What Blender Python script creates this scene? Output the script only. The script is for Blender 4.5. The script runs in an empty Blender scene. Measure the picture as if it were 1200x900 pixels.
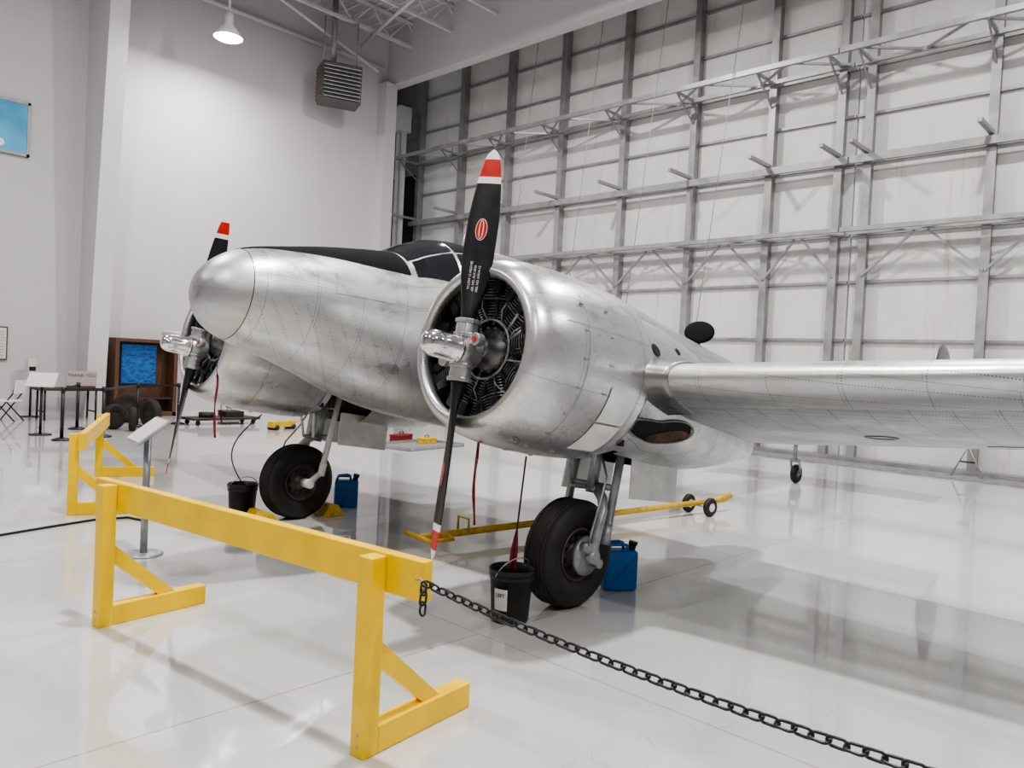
import bpy, bmesh, math, random
from mathutils import Matrix, Vector, Euler
random.seed(3)
sc=bpy.context.scene
COL=sc.collection
R=math.radians
try: sc.view_settings.look='AgX - Medium High Contrast'
except Exception: pass
# ------------------------------------------------------------------ materials
def newmat(name):
    m=bpy.data.materials.new(name); m.use_nodes=True
    nt=m.node_tree; b=nt.nodes['Principled BSDF']
    return m,nt,b
def nd(nt,t,**k):
    n=nt.nodes.new(t)
    for a,v in k.items(): setattr(n,a,v)
    return n
def mixc(nt,fac,c1,c2,blend='MIX'):
    n=nd(nt,'ShaderNodeMix',data_type='RGBA',blend_type=blend)
    for i,v in ((0,fac),(6,c1),(7,c2)):
        if hasattr(v,'is_linked') or hasattr(v,'links'): nt.links.new(v,n.inputs[i])
        else:
            n.inputs[i].default_value = v if i==0 else (v[0],v[1],v[2],1)
    return n.outputs[2]
def ramp(nt,src,lo,hi,a=0.0,b=1.0):
    n=nd(nt,'ShaderNodeMapRange'); nt.links.new(src,n.inputs[0])
    n.inputs[1].default_value=lo;n.inputs[2].default_value=hi;n.inputs[3].default_value=a;n.inputs[4].default_value=b
    return n.outputs[0]
def pmat(name,c,rough=.5,metal=0.0,var=.15,scale=6,bump=0.0,emit=0,coat=0,stretch=(1,1,1),ior=None):
    m,nt,b=newmat(name)
    tc=nd(nt,'ShaderNodeTexCoord'); mp=nd(nt,'ShaderNodeMapping'); mp.inputs['Scale'].default_value=stretch
    nt.links.new(tc.outputs['Object'],mp.inputs[0])
    no=nd(nt,'ShaderNodeTexNoise'); no.inputs['Scale'].default_value=scale; no.inputs['Detail'].default_value=4
    nt.links.new(mp.outputs[0],no.inputs['Vector'])
    f=ramp(nt,no.outputs['Fac'],.3,.7)
    dark=[x*(1-var) for x in c]; lite=[min(1,x*(1+var*.35)) for x in c]
    nt.links.new(mixc(nt,f,dark,lite),b.inputs['Base Color'])
    nt.links.new(ramp(nt,no.outputs['Fac'],.3,.7,max(.02,rough-.06),min(1,rough+.06)),b.inputs['Roughness'])
    b.inputs['Metallic'].default_value=metal
    if ior: b.inputs['IOR'].default_value=ior
    if coat: b.inputs['Coat Weight'].default_value=coat; b.inputs['Coat Roughness'].default_value=.08
    if emit:
        b.inputs['Emission Color'].default_value=(*c,1); b.inputs['Emission Strength'].default_value=emit
    if bump:
        bp=nd(nt,'ShaderNodeBump'); bp.inputs['Strength'].default_value=bump; bp.inputs['Distance'].default_value=.01
        nt.links.new(no.outputs['Fac'],bp.inputs['Height']); nt.links.new(bp.outputs[0],b.inputs['Normal'])
    return m
def math_(nt,op,a,b=None,c=None):
    n=nd(nt,'ShaderNodeMath',operation=op)
    for i,v in enumerate((a,b,c)):
        if v is None: continue
        if hasattr(v,'links'): nt.links.new(v,n.inputs[i])
        else: n.inputs[i].default_value=v
    return n.outputs[0]
def alu(name,c1=(.69,.695,.70),c2=(.58,.585,.59),rough=.34,bw=.75,bh=.38,riv=True,dirt_and_shade=.45,oil=.08,rs=.0042):
    m,nt,b=newmat(name)
    uv=nd(nt,'ShaderNodeTexCoord').outputs['UV']
    br=nd(nt,'ShaderNodeTexBrick'); nt.links.new(uv,br.inputs['Vector'])
    br.inputs['Color1'].default_value=(*c1,1); br.inputs['Color2'].default_value=(*c2,1); br.inputs['Mortar'].default_value=(.28,.28,.29,1)
    br.inputs['Scale'].default_value=1; br.inputs['Mortar Size'].default_value=.0022; br.inputs['Mortar Smooth'].default_value=.5
    br.inputs['Brick Width'].default_value=bw; br.inputs['Row Height'].default_value=bh
    tc=nd(nt,'ShaderNodeTexCoord')
    mp=nd(nt,'ShaderNodeMapping'); mp.inputs['Scale'].default_value=(1,1,2.0); nt.links.new(tc.outputs['Object'],mp.inputs[0])
    no=nd(nt,'ShaderNodeTexNoise'); no.inputs['Scale'].default_value=1.8; no.inputs['Detail'].default_value=6; no.inputs['Roughness'].default_value=.6
    nt.links.new(mp.outputs[0],no.inputs['Vector'])
    n2=nd(nt,'ShaderNodeTexNoise'); n2.inputs['Scale'].default_value=34; n2.inputs['Detail'].default_value=5; n2.inputs['Roughness'].default_value=.65
    nt.links.new(tc.outputs['Object'],n2.inputs['Vector'])
    n5=nd(nt,'ShaderNodeTexNoise'); n5.inputs['Scale'].default_value=7; n5.inputs['Detail'].default_value=7; n5.inputs['Roughness'].default_value=.7
    nt.links.new(mp.outputs[0],n5.inputs['Vector'])
    d=ramp(nt,no.outputs['Fac'],.42,.70,0,dirt_and_shade)
    c=mixc(nt,d,br.outputs['Color'],(.40,.395,.39))
    c=mixc(nt,ramp(nt,n5.outputs['Fac'],.50,.68,0,.32),c,(.38,.375,.37))
    c=mixc(nt,ramp(nt,n2.outputs['Fac'],.58,.72,0,.15),c,(.42,.41,.40))
    if riv:
        sx=nd(nt,'ShaderNodeSeparateXYZ'); nt.links.new(uv,sx.inputs[0])
        u=math_(nt,'SUBTRACT',math_(nt,'PINGPONG',sx.outputs[0],.0175),.0085)
        v=math_(nt,'SUBTRACT',math_(nt,'MODULO',math_(nt,'ADD',sx.outputs[1],76.0),bh/2),.022)
        dd=math_(nt,'SQRT',math_(nt,'ADD',math_(nt,'MULTIPLY',u,u),math_(nt,'MULTIPLY',v,v)))
        rv=math_(nt,'LESS_THAN',dd,rs)
        u2=math_(nt,'SUBTRACT',math_(nt,'MODULO',sx.outputs[0],bw/2),.022)
        v2=math_(nt,'SUBTRACT',math_(nt,'PINGPONG',math_(nt,'ADD',sx.outputs[1],76.0),.0175),.0085)
        d2=math_(nt,'SQRT',math_(nt,'ADD',math_(nt,'MULTIPLY',u2,u2),math_(nt,'MULTIPLY',v2,v2)))
        rv=math_(nt,'MAXIMUM',rv,math_(nt,'LESS_THAN',d2,rs))
        c=mixc(nt,math_(nt,'MULTIPLY',rv,.8),c,(.10,.10,.10))
    nt.links.new(c,b.inputs['Base Color'])
    b.inputs['Metallic'].default_value=.90
    rr=math_(nt,'ADD',ramp(nt,no.outputs['Fac'],.35,.68,rough-.06,rough+.10),ramp(nt,n5.outputs['Fac'],.4,.65,-.04,.06))
    nt.links.new(rr,b.inputs['Roughness'])
    n4=nd(nt,'ShaderNodeTexNoise'); n4.inputs['Scale'].default_value=5.0; n4.inputs['Detail'].default_value=1
    nt.links.new(tc.outputs['Object'],n4.inputs['Vector'])
    bp=nd(nt,'ShaderNodeBump'); bp.inputs['Strength'].default_value=oil; bp.inputs['Distance'].default_value=.02
    nt.links.new(n4.outputs['Fac'],bp.inputs['Height']); nt.links.new(bp.outputs[0],b.inputs['Normal'])
    return m
M={}
M['alu']=alu('polished_aluminium')
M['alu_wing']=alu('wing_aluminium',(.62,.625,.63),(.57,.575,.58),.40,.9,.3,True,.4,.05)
M['alu_under']=alu('wing_underside_aluminium',(.50,.505,.51),(.46,.465,.47),.46,.46,.16,True,.25,.05,.005)  # underside aluminium, its shade put into a darker base colour
M['alu_cowl']=alu('cowl_aluminium',(.73,.73,.735),(.67,.67,.675),.31,1.1,.62,riv=False,dirt_and_shade=.4,oil=.07)
M['nose']=alu('nose_aluminium',(.58,.585,.59),(.56,.565,.57),.37,5,5,riv=False,dirt_and_shade=.5)
M['patch']=pmat('bright_patch_metal',(.80,.80,.79),.5,.15,.14,8)
M['steel']=pmat('grey_steel',(.42,.42,.43),.45,.6,.25,10)
M['chrome']=pmat('chrome',(.86,.86,.87),.12,1.0,.05,8)
M['hubgrey']=pmat('hub_grey_paint',(.50,.50,.51),.32,.7,.2,14)
M['gearsil']=pmat('gear_silver_paint',(.36,.38,.40),.38,.4,.3,14)
M['strutlight']=pmat('light_silver_paint',(.82,.82,.81),.45,.0,.12,14)  # far gear coloured paler to offset the shade it stands in
M['black']=pmat('black_paint',(.012,.012,.013),.38,0,.3,10)
M['glare']=pmat('anti_glare_black',(.010,.010,.011),.85,0,.3,5,ior=1.2)
M['blackgloss']=pmat('black_gloss_paint',(.012,.012,.014),.18,0,.2,10)
M['engine']=pmat('engine_black',(.03,.03,.033),.34,.5,.5,20)
M['fin']=pmat('cylinder_fin_metal',(.20,.20,.205),.36,.75,.4,20)
M['void']=pmat('dark_cavity',(.008,.008,.008),.8,0,.2,10)  # near-black colour standing in for shade inside openings
M['glass']=pmat('tinted_glass',(.014,.016,.020),.05,0,.2,4)
M['rubber']=pmat('tyre_rubber',(.020,.018,.017),.55,0,.5,9,bump=.2)
M['oldrubber']=pmat('old_tyre_rubber',(.025,.018,.014),.8,0,.5,6,bump=.3)
M['rimdirty']=pmat('dirty_wheel_rim',(.13,.115,.105),.5,.6,.5,14)
M['bay']=pmat('grimy_wheel_bay',(.05,.04,.035),.6,.3,.6,18)
M['rust']=pmat('exhaust_brown',(.14,.075,.045),.6,.35,.8,7)
M['red']=pmat('red_paint',(.58,.02,.015),.35,0,.15,12)
M['redcloth']=pmat('red_cloth',(.24,.015,.02),.8,0,.5,60)
M['white']=pmat('white_paint',(.85,.84,.82),.4,0,.08,12)
M['yellow']=pmat('yellow_paint',(.94,.60,.0),.36,0,.12,5,bump=.10)
M['yelmetal']=pmat('yellow_worn_paint',(.72,.46,.03),.45,0,.35,12)
M['blue']=pmat('blue_plastic',(.01,.16,.50),.35,0,.2,10)
M['bucket']=pmat('black_plastic',(.012,.012,.013),.4,0,.2,10)
M['chain']=pmat('black_chain_plastic',(.012,.012,.013),.35,0,.2,20)
M['wall']=pmat('wall_white',(.58,.555,.575),.75,0,.04,.5)
M['wallback']=pmat('wall_grey',(.42,.41,.41),.8,0,.15,.4)
M['wallshade']=pmat('wall_column_white',(.63,.61,.625),.6,0,.03,.8)  # slightly paler white than the wall, for column, pipes and trim
M['ceil']=pmat('ceiling_white',(.46,.445,.45),.7,0,.05,1.5)
M['joist']=pmat('joist_white',(.60,.59,.59),.5,0,.1,4)
M['frame']=pmat('door_frame_grey',(.36,.36,.36),.45,.5,.25,3)
M['dirt']=pmat('dark_recess',(.022,.02,.018),.8,0,.5,1.2)  # shade of the door pocket put into a near-black colour
M['wood']=pmat('brown_wood',(.13,.06,.03),.5,0,.4,5,stretch=(6,1,1))
M['poster']=pmat('blue_poster',(.02,.11,.34),.4,0,.95,9,emit=.35,stretch=(1,1,2.5))  # slight emission added to the poster, which is no lamp
M['cream']=pmat('cream_plastic',(.66,.64,.60),.5,0,.05,5)
M['paper']=pmat('paper',(.66,.65,.62),.7,0,.08,12)
M['greypaper']=pmat('grey_card',(.42,.40,.39),.7,0,.08,12)
M['bluewin']=pmat('bluish_window_light',(.07,.28,.46),.2,0,.6,1.1,emit=.5)
M['lampglow']=pmat('lamp_glow',(1,.95,.88),.4,0,0,2,emit=25)
M['heater']=pmat('heater_grey',(.13,.125,.125),.5,.3,.2,5)
M['brown']=pmat('louver_brown',(.19,.145,.12),.5,.3,.3,5)
M['darkwood']=pmat('dark_walnut',(.05,.035,.025),.6,0,.4,5)
def doormat():
    m,nt,b=newmat('door_panel_white')
    tc=nd(nt,'ShaderNodeTexCoord'); mp=nd(nt,'ShaderNodeMapping'); mp.inputs['Scale'].default_value=(1,2.4,.16)
    nt.links.new(tc.outputs['Object'],mp.inputs[0])
    n=nd(nt,'ShaderNodeTexNoise'); n.inputs['Scale'].default_value=1.7; n.inputs['Detail'].default_value=9; n.inputs['Roughness'].default_value=.75
    nt.links.new(mp.outputs[0],n.inputs['Vector'])
    n2=nd(nt,'ShaderNodeTexNoise'); n2.inputs['Scale'].default_value=.55; nt.links.new(tc.outputs['Object'],n2.inputs['Vector'])
    n3=nd(nt,'ShaderNodeTexNoise'); n3.inputs['Scale'].default_value=1.2;n3.inputs['Detail'].default_value=5; nt.links.new(tc.outputs['Object'],n3.inputs['Vector'])
    f=math_(nt,'MULTIPLY',ramp(nt,n.outputs['Fac'],.55,.70,0,.8),ramp(nt,n2.outputs['Fac'],.42,.6,.05,1))
    c=mixc(nt,ramp(nt,n3.outputs['Fac'],.45,.7,0,.45),(.68,.675,.66),(.55,.54,.52))
    c=mixc(nt,f,c,(.42,.35,.28))
    nt.links.new(c,b.inputs['Base Color']); b.inputs['Roughness'].default_value=.6
    return m
M['door']=doormat()
def floormat():
    m,nt,b=newmat('epoxy_floor')
    tc=nd(nt,'ShaderNodeTexCoord'); o=tc.outputs['Object']
    br=nd(nt,'ShaderNodeTexBrick'); nt.links.new(o,br.inputs['Vector'])
    br.offset=0; br.inputs['Scale'].default_value=1
    br.inputs['Brick Width'].default_value=3.6; br.inputs['Row Height'].default_value=3.6
    br.inputs['Mortar Size'].default_value=.008; br.inputs['Mortar Smooth'].default_value=.4
    br.inputs['Color1'].default_value=(.60,.597,.585,1); br.inputs['Color2'].default_value=(.575,.572,.56,1); br.inputs['Mortar'].default_value=(.38,.37,.35,1)
    n=nd(nt,'ShaderNodeTexNoise'); n.inputs['Scale'].default_value=.5; n.inputs['Detail'].default_value=6; nt.links.new(o,n.inputs['Vector'])
    n3=nd(nt,'ShaderNodeTexNoise'); n3.inputs['Scale'].default_value=14; n3.inputs['Detail'].default_value=6; nt.links.new(o,n3.inputs['Vector'])
    c=mixc(nt,ramp(nt,n.outputs['Fac'],.35,.7,0,.4),br.outputs['Color'],(.50,.493,.475))
    c=mixc(nt,ramp(nt,n3.outputs['Fac'],.66,.8,0,.5),c,(.38,.36,.33))
    nw=nd(nt,'ShaderNodeTexNoise'); nw.inputs['Scale'].default_value=1.2; nt.links.new(o,nw.inputs['Vector'])
    ad=nd(nt,'ShaderNodeVectorMath',operation='ADD'); nt.links.new(o,ad.inputs[0]); nt.links.new(nw.outputs['Color'],ad.inputs[1])
    vo=nd(nt,'ShaderNodeTexVoronoi',feature='DISTANCE_TO_EDGE'); vo.inputs['Scale'].default_value=.28; nt.links.new(ad.outputs[0],vo.inputs['Vector'])
    c=mixc(nt,ramp(nt,vo.outputs['Distance'],0,.0012,.4,0),c,(.35,.33,.3))
    nt.links.new(c,b.inputs['Base Color'])
    nt.links.new(ramp(nt,n.outputs['Fac'],.3,.7,.03,.08),b.inputs['Roughness'])
    b.inputs['IOR'].default_value=2.1
    nb=nd(nt,'ShaderNodeTexNoise'); nb.inputs['Scale'].default_value=2.2; nt.links.new(o,nb.inputs['Vector'])
    bp=nd(nt,'ShaderNodeBump'); bp.inputs['Strength'].default_value=.04; bp.inputs['Distance'].default_value=.02
    nt.links.new(nb.outputs['Fac'],bp.inputs['Height']); nt.links.new(bp.outputs[0],b.inputs['Normal'])
    return m
M['floor']=floormat()
# ------------------------------------------------------------------ mesh builder
def V(*a): return Vector(a)
class MB:
    def __init__(s): s.v=[];s.f=[];s.m=[];s.s=[];s.uv=[]
    def face(s,idx,m=0,sm=False,uv=None):
        s.f.append(idx);s.m.append(m);s.s.append(sm);s.uv.append(uv)
    def grid(s,P,close=False,m=0,smooth=True,UV=None,caps=False,skip=None):
        b=len(s.v);n=len(P[0])
        for r in P: s.v.extend([tuple(p) for p in r])
        for i in range(len(P)-1):
            for j in range(n if close else n-1):
                k=(j+1)%n
                if skip and skip(P[i][j],P[i+1][k]): continue
                uv=None
                if UV: uv=[UV[i][j],UV[i][j+1],UV[i+1][j+1],UV[i+1][j]]
                s.face((b+i*n+j,b+i*n+k,b+(i+1)*n+k,b+(i+1)*n+j),m if not callable(m) else m(i,j),smooth,uv)
        if caps:
            s.face(tuple(b+j for j in range(n)),m,False)
            s.face(tuple(b+(len(P)-1)*n+j for j in range(n)),m,False)
    def frame(s,ax):
        ax=Vector(ax).normalized()
        a=Vector((0,0,1)) if abs(ax.z)<.9 else Vector((1,0,0))
        e1=ax.cross(a).normalized(); e2=ax.cross(e1).normalized()
        return ax,e1,e2
    def cyl(s,p1,p2,r1,r2=None,n=14,m=0,caps=True,smooth=True):
        if r2 is None:r2=r1
        p1=Vector(p1);p2=Vector(p2);ax,e1,e2=s.frame(p2-p1)
        off=math.pi/4 if n==4 else 0
        P=[[p+e1*r*math.cos(2*math.pi*j/n+off)+e2*r*math.sin(2*math.pi*j/n+off) for j in range(n)] for p,r in((p1,r1),(p2,r2))]
        s.grid(P,True,m,smooth and n>4,caps=caps)
    def beam(s,p1,p2,w,m=0): s.cyl(p1,p2,w*.7071,n=4,m=m,smooth=False)
    def revolve(s,prof,origin,axis,n=24,m=0,smooth=True):
        o=Vector(origin);ax,e1,e2=s.frame(axis)
        rm=max(r for a,r in prof);P=[];UV=[];L=0;pr=None
        for a,r in prof:
            if pr: L+=math.hypot(a-pr[0],r-pr[1])
            pr=(a,r)
            P.append([o+ax*a+e1*r*math.cos(2*math.pi*j/n)+e2*r*math.sin(2*math.pi*j/n) for j in range(n)])
            UV.append([(L,2*math.pi*j/n*rm) for j in range(n+1)])
        s.grid(P,True,m,smooth,UV)
    def sweep(s,pts,r,n=8,m=0,closed=False):
        pts=[Vector(p) for p in pts];P=[];e=None;N=len(pts)
        for i,p in enumerate(pts):
            if closed: t=pts[(i+1)%N]-pts[i-1]
            else: t=pts[min(i+1,N-1)]-pts[max(i-1,0)]
            t.normalize()
            if e is None: _,e,_=s.frame(t)
            e=(e-t*e.dot(t)).normalized(); e2=t.cross(e)
            rr=r[i] if isinstance(r,(list,tuple)) else r
            P.append([p+e*rr*math.cos(2*math.pi*j/n)+e2*rr*math.sin(2*math.pi*j/n) for j in range(n)])
        if closed: P.append([Vector(q) for q in P[0]])
        s.grid(P,True,m,True,caps=not closed)
    def box(s,c,size,rot=None,m=0):
        c=Vector(c);h=Vector(size)/2;b=len(s.v)
        if rot is not None and not isinstance(rot,Matrix): rot=Euler(rot).to_matrix()
        for x in(-1,1):
            for y in(-1,1):
                for z in(-1,1):
                    p=Vector((x*h.x,y*h.y,z*h.z))
                    if rot is not None:p=rot@p
                    s.v.append(tuple(c+p))
        for f in((0,1,3,2),(4,6,7,5),(0,4,5,1),(2,3,7,6),(0,2,6,4),(1,5,7,3)): s.face(tuple(b+i for i in f),m,False)
    def bx(s,x0,x1,y0,y1,z0,z1,m=0): s.box(((x0+x1)/2,(y0+y1)/2,(z0+z1)/2),(abs(x1-x0),abs(y1-y0),abs(z1-z0)),m=m)
    def build(s,name,mats,parent=None,mtx=None,bevel=0,mirror=False,merge=True):
        me=bpy.data.meshes.new(name)
        v=s.v if not mirror else [(a,-b,c) for a,b,c in s.v]
        me.from_pydata(v,[],s.f)
        for k in (mats if isinstance(mats,(list,tuple)) else [mats]): me.materials.append(M[k])
        me.polygons.foreach_set('material_index',s.m); me.polygons.foreach_set('use_smooth',s.s)
        if any(s.uv):
            ul=me.uv_layers.new(name='UVMap')
            for p,uv in zip(me.polygons,s.uv):
                if uv:
                    for li,c in zip(p.loop_indices,uv): ul.data[li].uv=c
        bm=bmesh.new();bm.from_mesh(me)
        if merge: bmesh.ops.remove_doubles(bm,verts=bm.verts,dist=1e-5)
        bmesh.ops.recalc_face_normals(bm,faces=bm.faces); bm.to_mesh(me);bm.free()
        o=bpy.data.objects.new(name,me);COL.objects.link(o)
        if parent:o.parent=parent
        if mtx is not None:o.matrix_basis=mtx
        if bevel:
            md=o.modifiers.new('bevel','BEVEL');md.width=bevel;md.segments=2;md.limit_method='ANGLE';md.angle_limit=R(50)
        return o
def empty(name,loc=(0,0,0),rz=0,parent=None):
    o=bpy.data.objects.new(name,None);COL.objects.link(o);o.location=loc;o.rotation_euler=(0,0,rz);o.empty_display_size=.2
    if parent:o.parent=parent
    return o
def top(o,label,cat,group=None):
    o['label']=label;o['category']=cat
    if group:o['group']=group
    return o
def struct(o): o['kind']='structure';return o
def textobj(name,s,size,mat,parent,mtx):
    cu=bpy.data.curves.new(name+'_c','FONT');cu.body=s;cu.size=size;cu.extrude=.0008;cu.align_x='CENTER';cu.align_y='CENTER'
    t=bpy.data.objects.new(name+'_t',cu);COL.objects.link(t)
    bpy.context.view_layer.update()
    me=bpy.data.meshes.new_from_object(t);bpy.data.objects.remove(t)
    me.materials.clear();me.materials.append(M[mat])
    o=bpy.data.objects.new(name,me);COL.objects.link(o);o.parent=parent;o.matrix_basis=mtx
    return o
def basis(o,x,y,z):
    x=Vector(x).normalized();y=Vector(y).normalized();z=Vector(z).normalized()
    m=Matrix((( x.x,y.x,z.x,o[0]),(x.y,y.y,z.y,o[1]),(x.z,y.z,z.z,o[2]),(0,0,0,1)))
    return m
def herm(st,x):
    if x<=st[0][0]: return st[0][1:]
    if x>=st[-1][0]: return st[-1][1:]
    i=0
    while st[i+1][0]<x:i+=1
    def sl(k,c):
        if k==0: return (st[1][c]-st[0][c])/(st[1][0]-st[0][0])
        if k==len(st)-1: return (st[-1][c]-st[-2][c])/(st[-1][0]-st[-2][0])
        a=(st[k][c]-st[k-1][c])/(st[k][0]-st[k-1][0]); b=(st[k+1][c]-st[k][c])/(st[k+1][0]-st[k][0])
        return 0 if a*b<=0 else 2*a*b/(a+b)
    h=st[i+1][0]-st[i][0];t=(x-st[i][0])/h;out=[]
    for c in range(1,len(st[0])):
        out.append((2*t**3-3*t*t+1)*st[i][c]+(t**3-2*t*t+t)*h*sl(i,c)+(-2*t**3+3*t*t)*st[i+1][c]+(t**3-t*t)*h*sl(i+1,c))
    return out
# ------------------------------------------------------------------ camera
HD=R(43.43);p=math.atan(20/900);th=math.atan(.05)
D=V(math.cos(HD),math.sin(HD),0);r0=V(math.sin(HD),-math.cos(HD),0)
fw=D*math.cos(p)+V(0,0,-math.sin(p));u0=r0.cross(fw)
rt=r0*math.cos(th)+u0*math.sin(th);up=-r0*math.sin(th)+u0*math.cos(th)
cd=bpy.data.cameras.new('camera');cam=bpy.data.objects.new('camera',cd);COL.objects.link(cam)
cd.sensor_width=36;cd.lens=27;cd.clip_end=200
cam.matrix_world=basis((0,0,1.79),rt,up,-fw)
sc.camera=cam
# ------------------------------------------------------------------ room shell
def sbox(name,x0,x1,y0,y1,z0,z1,mat):
    b=MB();b.bx(x0,x1,y0,y1,z0,z1);return struct(b.build(name,mat))
sbox('floor',-16,18.5,-18,25,-.1,0,'floor')
sbox('ceiling',-16,18.5,-18,25,13,13.1,'ceil')
sbox('wall_left',-16,16,21.6,21.9,0,13,'wall')
sbox('wall_right',-16,18.5,-18.3,-18,0,13,'wallback')
sbox('wall_rear',-16.3,-16,-18,21.9,0,13,'wallback')
sbox('wall_header',15.9,16.3,-18,21.6,11.1,13,'wall')
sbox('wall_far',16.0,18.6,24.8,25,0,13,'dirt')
sbox('wall_pocket',18.3,18.45,22.75,24.8,0,8.8,'dirt')  # dark panel standing in for the shaded gap beside the door
sbox('wall_pocket_upper',18.3,18.45,22.75,24.8,8.8,13,'frame')
sbox('trim_1',15.55,16.0,21.15,21.6,0,11.1,'wall')
b=MB()
for y in(22.65,22.95): b.bx(17.5,17.65,y,y+.12,0,11.1)
b.bx(17.3,17.8,22.6,23.1,10.2,11.1)
struct(b.build('trim_3','wallshade'))
b=MB()
def taper(x0,x1,yw,d0,d1,z1):
    P=[[V(x0,yw,z),V(x1,yw,z),V(x1,yw-d,z),V(x0,yw-d,z)] for z,d in((0,d0),(z1,d1))]
    b.grid(P,True,0,False,caps=True)
taper(6.6,7.05,21.6,.7,1.7,13)
struct(b.build('trim_4','wallshade'))
b=MB()
b.bx(6.6,7.05,-18,21.6,12.2,13)
struct(b.build('trim_5','joist'))
nj=6
for y in [20.4,18.4,16.4,14.4,12.4,10.4]:
    b=MB()
    b.beam((-16,y,12.9),(15.9,y,12.9),.09);b.beam((-16,y,12.15),(15.9,y,12.15),.09)
    x=8.0;k=0
    while x<15.8:
        b.beam((x,y,12.9 if k%2 else 12.15),(x+.7,y,12.15 if k%2 else 12.9),.045);x+=.7;k+=1
    struct(b.build('trim_%d'%nj,'joist'));nj+=1
b=MB()
x=7.6
while x<15.8:
    b.bx(x,x+.08,8,21.6,12.96,13.0);x+=.4
struct(b.build('trim_%d'%nj,'joist'));nj+=1
b=MB();b.cyl((-10,21.45,11.6),(15.6,21.45,11.6),.07);b.cyl((12.2,12,12.0),(14.6,21.3,12.0),.05);b.cyl((10,20.9,12.6),(15,20.9,11.2),.05)
struct(b.build('trim_%d'%nj,'wallshade'));nj+=1
struct(sbox('baseboard_left',-16,15.5,21.57,21.6,0,.1,'wallshade'))
b=MB();b.bx(3.2,5.3,21.52,21.6,6.33,7.5,0);
b.bx(3.15,5.36,21.5,21.6,7.5,7.56,1);b.bx(3.15,5.36,21.5,21.6,6.27,6.33,1);b.bx(5.3,5.36,21.5,21.6,6.27,7.56,1);b.bx(3.15,3.2,21.5,21.6,6.27,7.56,1)
b.cyl((4.75,21.5,6.5),(4.75,21.53,6.5),.09,m=2)
struct(b.build('window_1',['bluewin','frame','white']))
def leaf(name,y0,y1,vs):
    b=MB()
    b.bx(18.4,18.5,y0,y1,0,13,0)
    for z in (1.4,2.8,4.15,5.25,6.9,8.0,9.1,10.3,11.5):
        b.bx(18.31,18.399,y0,y1,z-.03,z+.03,1)
    for y in vs:
        b.bx(18.15,18.398,y-.05,y+.05,0,13,1)
        b.bx(18.1,18.149,y-.09,y+.09,0,13,1)
        b.bx(17.05,18.1,y-.045,y+.045,7.03,7.11,1)
        b.beam((18.1,y,9.1),(17.2,y,9.1),.06,1)
        b.beam((17.2,y,9.1),(18.1,y,8.5),.035,1)
    for z,d,h in((9.1,.95,.06),(9.1,0,.05),(6.9,.06,.085),(5.25,.40,.05),(5.25,0,.05)):
        b.bx(18.0-d,18.09-d,y0,y1,z-h,z+h,1)
    y=y0;k=0
    while y<y1-1.1:
        b.beam((18.05-(.95 if k%2 else 0),y,9.1),(18.05-(0 if k%2 else .95),y+1.15,9.1),.05,1)
        b.beam((17.7 if k%2 else 18.05,y,5.25),(18.05 if k%2 else 17.7,y+1.15,5.25),.035,1)
        y+=1.15;k+=1
    for a,c in zip(vs[:-1],vs[1:]):
        mid=(a+c)/2
        b.beam((18.1,a,4.25),(18.1,a+(mid-a)*.9,5.2),.05,1);b.beam((18.1,c,4.25),(18.1,c-(c-mid)*.9,5.2),.05,1)
    return struct(b.build(name,['door','frame']))
leaf('door_1',6.78,22.7,[22.5,20.2,17.9,15.6,13.25,10.95,8.75,7.05])
leaf('door_2',-8.5,6.74,[6.4,3.95,1.7,-.6,-2.9])
b=MB()
for x in (17.05,17.3,17.55,17.8): b.bx(x,x+.05,-16,22.6,0,.035)
struct(b.build('trim_30','steel'))
b=MB();b.bx(17.0,17.04,-16,22.6,0,.02);b.bx(17.9,18.3,-16,22.6,0,.12)
struct(b.build('trim_31','frame'))
b=MB()
for y in(16.6,14.2,9.9,12.1): b.cyl((17.0,y,3.0),(17.0,y-1.0,12.5),.010,n=5)
struct(b.build('trim_32','steel'))
# ------------------------------------------------------------------ lamps
def lamp(loc,power,colr=(1,.98,.96)):
    e=empty('high_bay_lamp',loc)
    b=MB();b.revolve([(0,.1),(-.12,.12),(-.2,.2),(-.42,.36),(-.44,.36)],(0,0,.35),(0,0,1),24);b.build('lamp_shade','white',e)
    b=MB();b.revolve([(-.07,.34),(-.13,.28),(-.17,.15),(-.18,0)],(0,0,0),(0,0,1),24);b.build('bulb_lens','lampglow',e)
    b=MB();b.cyl((0,0,.33),(0,0,13-loc[2]),.03);b.cyl((0,0,.3),(0,0,.55),.11);b.build('suspension_rod','wallshade',e)
    top(e,'white dome high-bay lamp hanging from the roof','lamp','high-bay lamps')
    ld=bpy.data.lights.new('lamp_light','AREA');ld.shape='DISK';ld.size=.45;ld.energy=power;ld.color=colr
    lo=bpy.data.objects.new('lamp_light',ld);COL.objects.link(lo);lo.parent=e;lo.location=(0,0,-.25)
    return e
lamp((9.2,19.4,10.0),330,(1,.955,.945))
for x,y,pw in((3.5,3.2,980),(-5,3,420),(3,-6,560),(-5,-6,330),(12,3,640),(12,-7,330),(2,12.5,540),(11.5,11.5,780),(-6,12,300)):
    lamp((x,y,11.6),pw)
w=bpy.data.worlds.new('world');sc.world=w;w.use_nodes=True
w.node_tree.nodes['Background'].inputs[0].default_value=(.8,.85,.9,1);w.node_tree.nodes['Background'].inputs[1].default_value=.4
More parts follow.
